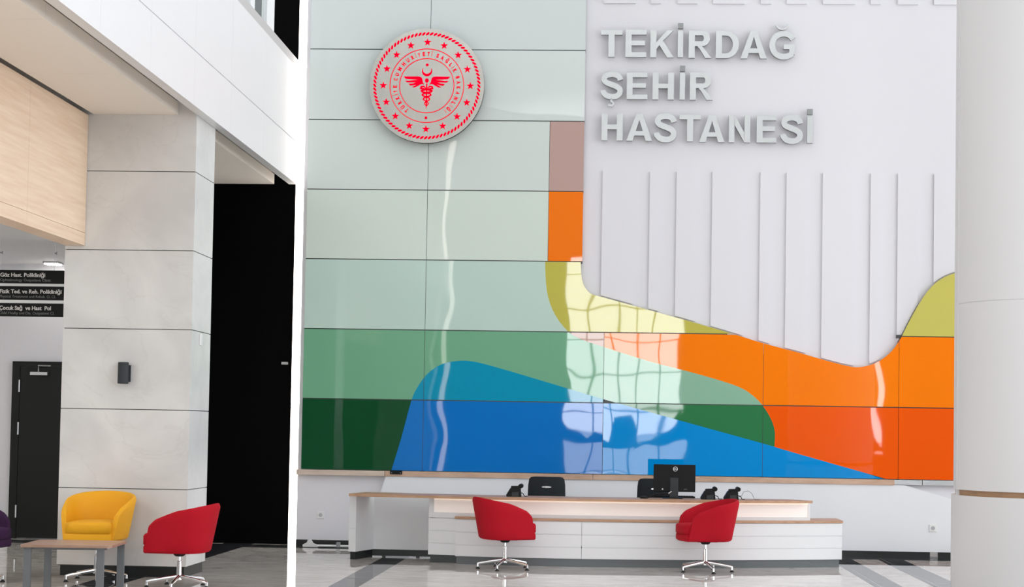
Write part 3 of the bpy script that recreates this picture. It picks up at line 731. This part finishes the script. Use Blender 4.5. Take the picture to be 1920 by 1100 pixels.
# ------------------------------------------------------------------ white column at the right
CY, CR = 13.0, .70
_e = U(1783, 950, CY); CX = _e.x + CR*math.hypot(_e.x, CY)/CY
def cyl(bm, r, z0, z1, n=96):
    return lathe(bm, [(r, z0), (r, z1)], 0, 0, n)
wc = thing('white_column', 'large round white clad column with wood band at the right edge', 'column', (CX, CY, 0))
obj('lower_cladding', cyl(bmesh.new(), CR, 0, 1.026), M_colwhite, wc, smooth='auto')
obj('wood_band', cyl(bmesh.new(), CR-.035, 1.024, 1.076), M_colwood, wc, smooth='auto')
bm = cyl(bmesh.new(), CR-.018, 1.072, 2.602); cyl(bm, CR-.022, 2.601, 2.607); cyl(bm, CR-.018, 2.606, ZTOP)
obj('upper_cladding', bm, M_colwhite, wc, smooth='auto')
st = B(-CR+.012, -CR+.045, -.03, -.01, 1.026, ZTOP-.01)
obj('joint_strip', st, M_colwhite, wc, rot=(0, 0, math.radians(3)))

# ------------------------------------------------------------------ wall outlets and the thing on the floor
for x, z, lab in ((-3.71, .397, 'white wall outlet left of the reception desk'), (3.895, .381, 'white wall outlet right of the reception desk')):
    t = thing('wall_outlet', lab, 'outlet', (x, YW - (.08 if x > 0 else 0), z), 0, 'wall outlets')
    obj('outlet_plate', B(-.045, .045, -.01, 0, -.045, .045, bev=.003), M_whitepl, t)
    obj('socket', lathe(bmesh.new(), [(.024, 0), (.024, .004), (.019, .005)], seg=20), M_socket, t, loc=(0, -.009, 0), rot=(PI/2, 0, 0))
t = thing('plastic_pipe', 'white plastic pipe with flared foot lying on floor by the wall', 'pipe', (-3.9, 19.22, .0))
bm = bmesh.new(); prism(bm, [(-.0, .005), (.0, .035), (.05, .06), (.065, .095), (.10, .095), (.13, .05), (.19, .03), (.19, .005)], -.02, .02); obj('flared_foot', bm, M_whitepl, t)
obj('pipe_body', tube(bmesh.new(), [(.15, 0, .022), (.62, 0, .02), (1.1, 0, .02)], .016, 10), M_whitepl, t)
obj('pipe_clip', B(.42, .47, -.02, .02, .004, .07, bev=.004), M_grey, t)

# ------------------------------------------------------------------ reception desk
desk = thing('reception_desk', 'long curved white reception desk with oak tops and lit front', 'desk', (0, 0, 0))
def Fc(x): return 17.18+.0615*(x+.7)**2
def Tc(x): return 17.13+(.05 if x < -.7 else .067)*(x+.7)**2
def arcbox(bm, x0, x1, off, dep, z0, z1, fn=Fc, n=20):
    fr = [(x0+(x1-x0)*i/n, fn(x0+(x1-x0)*i/n)+off) for i in range(n+1)]
    prismz(bm, fr+[(x, y+dep) for x, y in reversed(fr)], z0, z1); return bm
def boards(bm, x0, x1, off, zs, dep=.03):
    for a, b in zip(zs, zs[1:]): arcbox(bm, x0, x1, off, dep, a+.004, b-.004)
    arcbox(bm, x0+.004, x1-.004, off+.008, dep-.01, zs[0]+.003, zs[-1]-.003)
bm = bmesh.new(); Z3 = [.085, .215, .355, .502]
boards(bm, -1.79, -.38, 0, Z3); boards(bm, -.376, 2.58, 0, Z3)
box(bm, 2.55, 2.58, Fc(2.58)+.005, Fc(2.58)+.5, .086, .5); box(bm, -1.79, -1.76, Fc(-1.79)+.01, Fc(-1.79)+.12, .086, .5)
obj('lower_front', bm, M_desk, desk)
obj('lower_worktop', arcbox(bmesh.new(), -1.80, 2.59, -.012, .56, .502, .527), M_woodtop, desk)
obj('plinth', arcbox(bmesh.new(), -1.775, 2.55, .02, .4, 0, .085), M_plinth, desk)
bm = bmesh.new(); boards(bm, -2.11, -1.70, .10, [.085, .22, .36, .502]); arcbox(bm, -2.11, 2.21, .10, .03, .505, .565); arcbox(bm, -2.11, -2.05, .10, .03, .565, .724); arcbox(bm, 2.185, 2.21, .10, .03, .565, .724)
box(bm, 2.185, 2.21, Fc(2.2)+.13, Fc(2.2)+.4, .53, .724); box(bm, -2.11, -2.085, Fc(-2.1)+.13, Fc(-2.1)+.62, .085, .724)
arcbox(bm, -2.08, 2.18, .6, .02, .3, .724)
obj('upper_front', bm, M_desk, desk)
obj('light_panel', arcbox(bmesh.new(), -2.05, 2.185, .105, .015, .565, .715), M_lit, desk)
obj('light_line', arcbox(bmesh.new(), -2.05, 2.185, .096, .02, .712, .724), M_litstrip, desk)
obj('upper_plinth', B(-2.085, -1.78, Fc(-2)+.12, Fc(-2)+.2, 0, .085), M_plinth_dark, desk)
n = 24; fr = [(-3.02+(5.245)*i/n, Tc(-3.02+5.245*i/n)) for i in range(n+1)]; bk = [(-2.90+(4.86)*i/n, Tc(-2.90+4.86*i/n)+(.53 if i < n-4 else .53-.04*(i-n+4))) for i in range(n+1)]
obj('worktop', prismz(bmesh.new(), fr+bk[::-1], .726, .756), M_woodtop, desk)
# left end panel and recessed back panel
def quadboards(P, zs):
    bm = bmesh.new()
    for a, b in zip(zs, zs[1:]): prismz(bm, P, a+.004, b-.004)
    cx = sum(p[0] for p in P)/len(P); cy = sum(p[1] for p in P)/len(P)
    prismz(bm, [(cx+(x-cx)*.97, cy+(y-cy)*.97) for x, y in P], zs[0]+.004, zs[-1]-.002); return bm
Z4 = [.085, .215, .355, .49, .726]
obj('end_panel', quadboards([(-3.045, 17.585), (-2.96, 17.56), (-2.82, 18.02), (-2.90, 18.05)], Z4), M_desk, desk)
obj('end_plinth', prismz(bmesh.new(), [(-3.025, 17.60), (-2.965, 17.59), (-2.835, 18.0), (-2.89, 18.03)], .0, .085), M_plinth_dark, desk)
obj('back_panel', quadboards([(-2.83, 18.005), (-2.10, 17.985), (-2.10, 18.015), (-2.83, 18.035)], Z4), M_desk, desk)
obj('back_plinth', prismz(bmesh.new(), [(-2.84, 18.0), (-2.10, 17.98), (-2.10, 18.0), (-2.84, 18.02)], .014, .085), M_plinth_dark, desk)
for x in (-2.7, -2.3): obj('plinth_foot', B(x-.02, x+.02, 17.985, 18.01, 0, .016), M_plinth_dark, desk)

# ------------------------------------------------------------------ tub chairs
def tub_chair(fab, label, group):
    t = thing('tub_chair', label, 'chair', (0, 0, 0), 0, group)
    # faces +X; plan path from front-right arm round the back to the front-left arm
    def plan(u, fx, hw, bk):       # u in -1..1
        a = abs(u); s = 1 if u > 0 else -1
        if a > .55:
            k = (a-.55)/.45; x = -.06+(fx+.06)*k; y = hw-(hw*.10)*k**2
        else:
            q = (a/.55)*PI/2; x = -.06-(bk-.06)*max(0, math.cos(q))**(2/2.35); y = hw*math.sin(q)**(2/2.35)
        return x, s*y
    N = 44; th = .05
    bm = bmesh.new(); loops = []
    for i in range(N+1):
        u = -1+2*i/N; a = abs(u)
        zt = .775-.165*a**1.7 if a < .93 else .775-.165*.93**1.7-(a-.93)/.07*.05
        zt -= .0
        ring_ = []
        for (v, inn) in ((0, 0), (.04, 0), (.25, 0), (.5, 0), (.75, 0), (.93, 0), (1, .3), (1.012, .5), (1, .75), (.93, 1), (.7, 1), (.45, 1), (.25, 1)):
            z = .33+(zt-.33)*v
            fl = min(max((z-.33)/.45, 0), 1)
            hw = .265+.082*fl; bk = .275+.085*fl; fx = .262-.09*fl
            if v == 0: hw -= .012; bk -= .012
            hw -= th*inn; bk -= th*inn
            x, y = plan(u, fx, hw, bk)
            ring_.append(bm.verts.new((x, y, z)))
        loops.append(ring_)
    m_ = len(loops[0])
    for a_, b_ in zip(loops, loops[1:]):
        for j in range(m_): bm.faces.new((a_[j], a_[(j+1) % m_], b_[(j+1) % m_], b_[j]))
    bm.faces.new(loops[0]); bm.faces.new(loops[-1][::-1])
    sh = obj('backrest', bm, fab, t, smooth='auto')
    def slab(z0, z1, hw, bk, fx, r, dome=0):
        bm = bmesh.new(); M_ = 40; pts = [plan(-1+2*i/M_, fx, hw, bk) for i in range(M_+1)]
        # rounded front
        f0, f1 = pts[-1], pts[0]; fr_ = [(fx+.03*math.sin(PI*k_/6), f0[1]+(f1[1]-f0[1])*k_/6) for k_ in range(1, 6)]
        P = pts+fr_; cx = 0.0
        rings = []
        for (sc, z) in ((1-r*1.2, z0), (1, z0+.012), (1, z1-.025), (1-r*.6, z1-.008), (1-r*2.2, z1), (.6, z1+dome*.7), (.25, z1+dome)):
            rings.append([bm.verts.new((cx+(x-cx)*sc, y*sc, z)) for x, y in P])
        for a_, b_ in zip(rings, rings[1:]):
            for i in range(len(P)): bm.faces.new((a_[i], a_[(i+1) % len(P)], b_[(i+1) % len(P)], b_[i]))
        bm.faces.new(rings[0][::-1]); bm.faces.new(rings[-1]); return bm
    obj('seat_base', slab(.325, .405, .25, .26, .272, .03), fab, t, smooth='auto')
    obj('seat_cushion', slab(.395, .505, .235, .235, .278, .05, .012), fab, t, smooth=True)
    bm = box(bmesh.new(), -.11, .11, -.09, .09, .312, .327); lathe(bm, [(.035, .285), (.05, .295), (.06, .312)], seg=20)
    obj('swivel_plate', bm, M_plastic, t)
    obj('gas_column', lathe(bmesh.new(), [(.014, .19), (.014, .30)], seg=20), M_chrome, t, smooth='auto')
    obj('column_sleeve', lathe(bmesh.new(), [(.03, .07), (.03, .085), (.024, .10), (.022, .24), (.02, .245)], seg=24), M_chrome, t, smooth='auto')
    bm = bmesh.new()
    tube(bm, [(.02, 0, .098), (.12, 0, .085), (.26, 0, .062), (.292, 0, .055)], [.018, .016, .014, .013], 8)
    tube(bm, [(.29, 0, .06), (.29, 0, .025)], .013, 10)
    leg = obj('leg', bm, M_chrome, t, smooth='auto')
    gl = obj('glide', lathe(bmesh.new(), [(.024, 0), (.024, .006), (.012, .018), (.01, .03)], .29, 0, 14), M_rubber, leg, smooth='auto')
    for k_ in range(5):
        L = leg if k_ == 0 else dup(leg, t)
        L.rotation_euler = (0, 0, math.radians(20)+2*PI*k_/5)
    return t
def lift(t, dz, legrot=None):
    for c in t.children:
        nm = c.name.split('.')[0]
        if nm in ('backrest', 'seat_base', 'seat_cushion', 'swivel_plate', 'gas_column', 'badge', 'stud'): c.location.z += dz
GR = 'upholstered tub chairs on star bases'
c1 = tub_chair(M_fab_red, 'red tub chair left of centre at the desk, facing right', GR); c1.location = (-1.198, 16.766, 0); c1.rotation_euler.z = math.radians(22)
c2 = dup(c1); c2['label'] = 'red tub chair at the right part of the desk, facing left'; c2.location = (.974, 16.933, 0); c2.rotation_euler.z = math.radians(180+13)
c3 = dup(c1); c3['label'] = 'red tub chair beside the marble column at the left'; c3.location = (-4.03, 14.2, 0); c3.rotation_euler.z = math.radians(180+0)
c4 = tub_chair(M_fab_yel, 'mustard yellow tub chair behind the low table', GR); c4.location = (-4.956, 14.64, 0); c4.rotation_euler.z = math.radians(-90)
c5 = tub_chair(M_fab_pur, 'dark purple tub chair cut off at the left edge', GR); c5.location = (-6.03, 14.3, 0); c5.rotation_euler.z = math.radians(-12)
obj('badge', B(-.305, -.300, -.03, .02, .365, .385), M_whitepl, c2, rot=(0, 0, math.radians(70)))
obj('stud', lathe(bmesh.new(), [(.012, 0), (.009, .005)], seg=12), M_plastic, c1, loc=(-.22, -.262, .735), rot=(PI/2, 0, math.radians(-25)))
lift(c4, .065); lift(c2, .01)

# ------------------------------------------------------------------ low table
t = thing('coffee_table', 'low rectangular table with wooden top and metal legs before the yellow chair', 'table', (-4.745, 13.43, 0), math.radians(5))
bm = bmesh.new(); r = .05; pts = []
for cx, cy, a0 in ((.39-r, .31-r, 0), (-.39+r, .31-r, 90), (-.39+r, -.31+r, 180), (.39-r, -.31+r, 270)):
    pts += arcp(cx, cy, r, a0, a0+90, 5)
obj('tabletop', prismz(bm, pts, .43, .452), M_tablew, t)
for x, y in ((-.33, -.26), (.29, -.26), (-.30, .26), (.345, .26)): obj('leg', B(x-.032, x+.032, y-.012, y+.012, 0, .43, bev=.002), M_leg, t)
bm = B(-.33, .34, -.26, -.24, .41, .43); box(bm, -.33, .34, .24, .26, .41, .43); obj('frame_rail', bm, M_leg, t)

# ------------------------------------------------------------------ office chairs behind the desk
def office_chair(label):
    t = thing('office_chair', label, 'chair', (0, 0, 0), 0, 'black office chairs behind the desk')
    bm = bmesh.new(); rings = []
    for z, hw, yo in ((.50, .19, 0), (.56, .215, -.012), (.70, .226, -.03), (.85, .222, -.035), (.92, .212, -.03), (.945, .19, -.026), (.952, .15, -.024)):
        rg = []
        for k_ in range(24):
            q = 2*PI*k_/24; cx = abs(math.cos(q))**.35*(1 if math.cos(q) > 0 else -1); sy = abs(math.sin(q))**.6*(1 if math.sin(q) > 0 else -1)
            rg.append(bm.verts.new((hw*cx, yo+.028*sy*(.5 if z > .945 else 1)+.05*(cx*hw/.22)**2, z)))
        rings.append(rg)
    for a_, b_ in zip(rings, rings[1:]):
        for i in range(24): bm.faces.new((a_[i], a_[(i+1) % 24], b_[(i+1) % 24], b_[i]))
    bm.faces.new(rings[0][::-1]); bm.faces.new(rings[-1]); b = obj('backrest', bm, M_mesh, t, smooth='auto')
    bm = bmesh.new(); prism(bm, [(.06*math.cos(2*PI*i/20)*1.0, .83+.011*math.sin(2*PI*i/20)) for i in range(20)], -.069, -.055); obj('handle', bm, M_chrome, b)
    obj('seat', B(-.24, .24, .02, .48, .42, .50, bev=.03), M_mesh, t, smooth='auto')
    obj('back_bracket', B(-.04, .04, .0, .06, .40, .56), M_plastic, t)
    for s in (-1, 1): obj('armrest', tube(bmesh.new(), [(s*.25, .2, .44), (s*.30, .2, .5), (s*.30, .2, .62), (s*.30, .1, .64), (s*.30, .36, .64)], .016, 8), M_plastic, t)
    obj('gas_column', lathe(bmesh.new(), [(.028, .1), (.028, .25), (.016, .26), (.016, .42)], 0, .24, 16), M_plastic, t)
    for k_ in range(5):
        a = 2*PI*k_/5+.3; c, s = math.cos(a), math.sin(a)
        lg = obj('leg', tube(bmesh.new(), [(0, .24, .12), (.3*c, .24+.3*s, .075)], [.022, .016], 8), M_plastic, t)
        bm = lathe(bmesh.new(), [(.02, -.015), (.028, -.012), (.028, .012), (.02, .015)], seg=14); bmesh.ops.rotate(bm, verts=bm.verts, cent=(0, 0, 0), matrix=Matrix.Rotation(PI/2, 3, 'X'))
        obj('caster', bm, M_rubber, lg, loc=(.3*c, .24+.3*s, .028))
        obj('caster_stem', tube(bmesh.new(), [(.3*c, .24+.3*s, .03), (.3*c, .24+.3*s, .075)], .009, 8), M_plastic, lg)
    return t
o1 = office_chair('black office chair behind the desk with silver handle visible'); o1.location = (-.835, 18.5, 0)
o2 = dup(o1); o2['label'] = 'black office chair mostly hidden behind the monitor'; o2.location = (.47, 18.5, 0)

# ------------------------------------------------------------------ monitor
ZT = .756
t = thing('computer_monitor', 'black computer monitor seen from behind on the desk', 'monitor', (.655, 17.66, ZT), math.radians(-4))
scr = obj('screen_housing', B(-.238, .238, -.012, .02, .075, .385, bev=.006), M_monitor, t, rot=(math.radians(-5), 0, 0))
bm = bmesh.new(); stroke(bm, [(.024*math.cos(2*PI*i/32), .024*math.sin(2*PI*i/32)) for i in range(33)], .004, -.002, .001); add_text(bm, 'DELL', -.017, .017, -.006, .006, -.002, .001, off=.03)
obj('round_logo', bm, M_alu, scr, loc=(.01, -.0125, .333))
obj('port_label', add_text(bmesh.new(), 'DELL', 0, .04, 0, .008, -.001, .001), M_grey, scr, loc=(.11, -.0125, .10))
obj('port', B(-.14, -.125, -.014, -.012, .095, .11), M_whitepl, scr)
obj('screen', B(-.228, .228, .02, .022, .09, .375), M_darkglass, scr)
obj('stand_neck', B(-.047, .047, -.055, -.028, .008, .235, bev=.004), M_slate, t)
obj('stand_base', B(-.13, .10, -.09, .11, 0, .01, bev=.003), M_monitor, t)
t = thing('desk_microphone', 'black handset with curved arm lying before the monitor stand', 'microphone', (.28, 17.45, ZT))
obj('base_pad', lathe(bmesh.new(), [(.04, 0), (.05, .008), (.045, .022), (.02, .03)], .03, .05, 20), M_plastic, t, smooth='auto')
obj('arm', tube(bmesh.new(), [(.05, .05, .02), (.10, .05, .022), (.16, .05, .05), (.24, .05, .055), (.30, .05, .06), (.34, .05, .085)], [.016, .013, .011, .01, .009, .008], 10), M_plastic, t, smooth=True)
obj('metal_tip', tube(bmesh.new(), [(.305, .04, .06), (.34, .04, .085)], .007, 8), M_chrome, t)
t = thing('keyboard', 'low black keyboard lying behind the monitor on the desk', 'keyboard', (.66, 17.80, ZT+.0))
obj('keyboard_body', B(-.24, .24, -.0, .11, 0, .018, bev=.003), M_plastic, t)
bm = bmesh.new()
for i in range(15):
    for j in range(4): box(bm, -.225+i*.03, -.20+i*.03, .01+j*.024, .03+j*.024, .018, .023)
obj('keys', bm, M_plastic, t)

# ------------------------------------------------------------------ desk phones
def phone(label):
    t = thing('desk_phone', label, 'telephone', (0, 0, 0), 0, 'black desk phones')
    # profile along x tilts: viewed from behind and side
    bm = bmesh.new(); prism(bm, [(-.10, .0), (-.105, .02), (-.06, .095), (.05, .10), (.06, .0)], -.07, .07)
    obj('phone_body', bm, M_plastic, t)
    bm = bmesh.new(); prism(bm, [(-.055, .098), (-.05, .118), (.045, .122), (.055, .10)], -.065, .02); obj('display', bm, M_monitor, t)
    bm = bmesh.new(); tube(bm, [(.055, -.08, .118), (.055, -.04, .122), (.055, .0, .118), (.055, .04, .122), (.055, .09, .118)], [.026, .022, .014, .022, .026], 12); obj('handset', bm, M_plastic, t, smooth='auto')
    bm = bmesh.new(); prism(bm, [(-.04, 0), (-.04, .05), (.035, .055), (.035, 0)], -.085, -.07); obj('rear_stand', bm, M_slate, t)
    obj('handset_cord', tube(bmesh.new(), [(.05, -.05, .05), (.085, -.05, .035), (.10, -.04, .006), (.13, -.03, .006)], .005, 6), M_rubber, t)
    return t
p1 = phone('black desk phone right of the monitor'); p1.location = (1.055, 17.58, ZT)
p2 = dup(p1); p2['label'] = 'rightmost black desk phone, beside the looping cable'; p2.location = (1.318, 17.62, ZT)
p3 = phone('black desk phone left of the office chair'); p3.location = (-1.13, 17.40, ZT); p3.rotation_euler.z = math.radians(0)
for ch in p3.children:
    if ch.name.startswith('display'): ch.scale = (1, 1, 1)
tag(obj('cable', tube(bmesh.new(), [Vector((1.42+.0*i, 17.66, ZT)) + Vector(v) for i, v in enumerate([(-.03, 0, .03), (.0, 0, .045), (.02, .0, .09), (.07, 0, .10), (.11, 0, .075), (.135, 0, .03), (.14, 0, .004), (.2, 0, .004)])], .0025, 6), M_slate), 'thin looping grey cable on the desk right of the phones', 'cable')
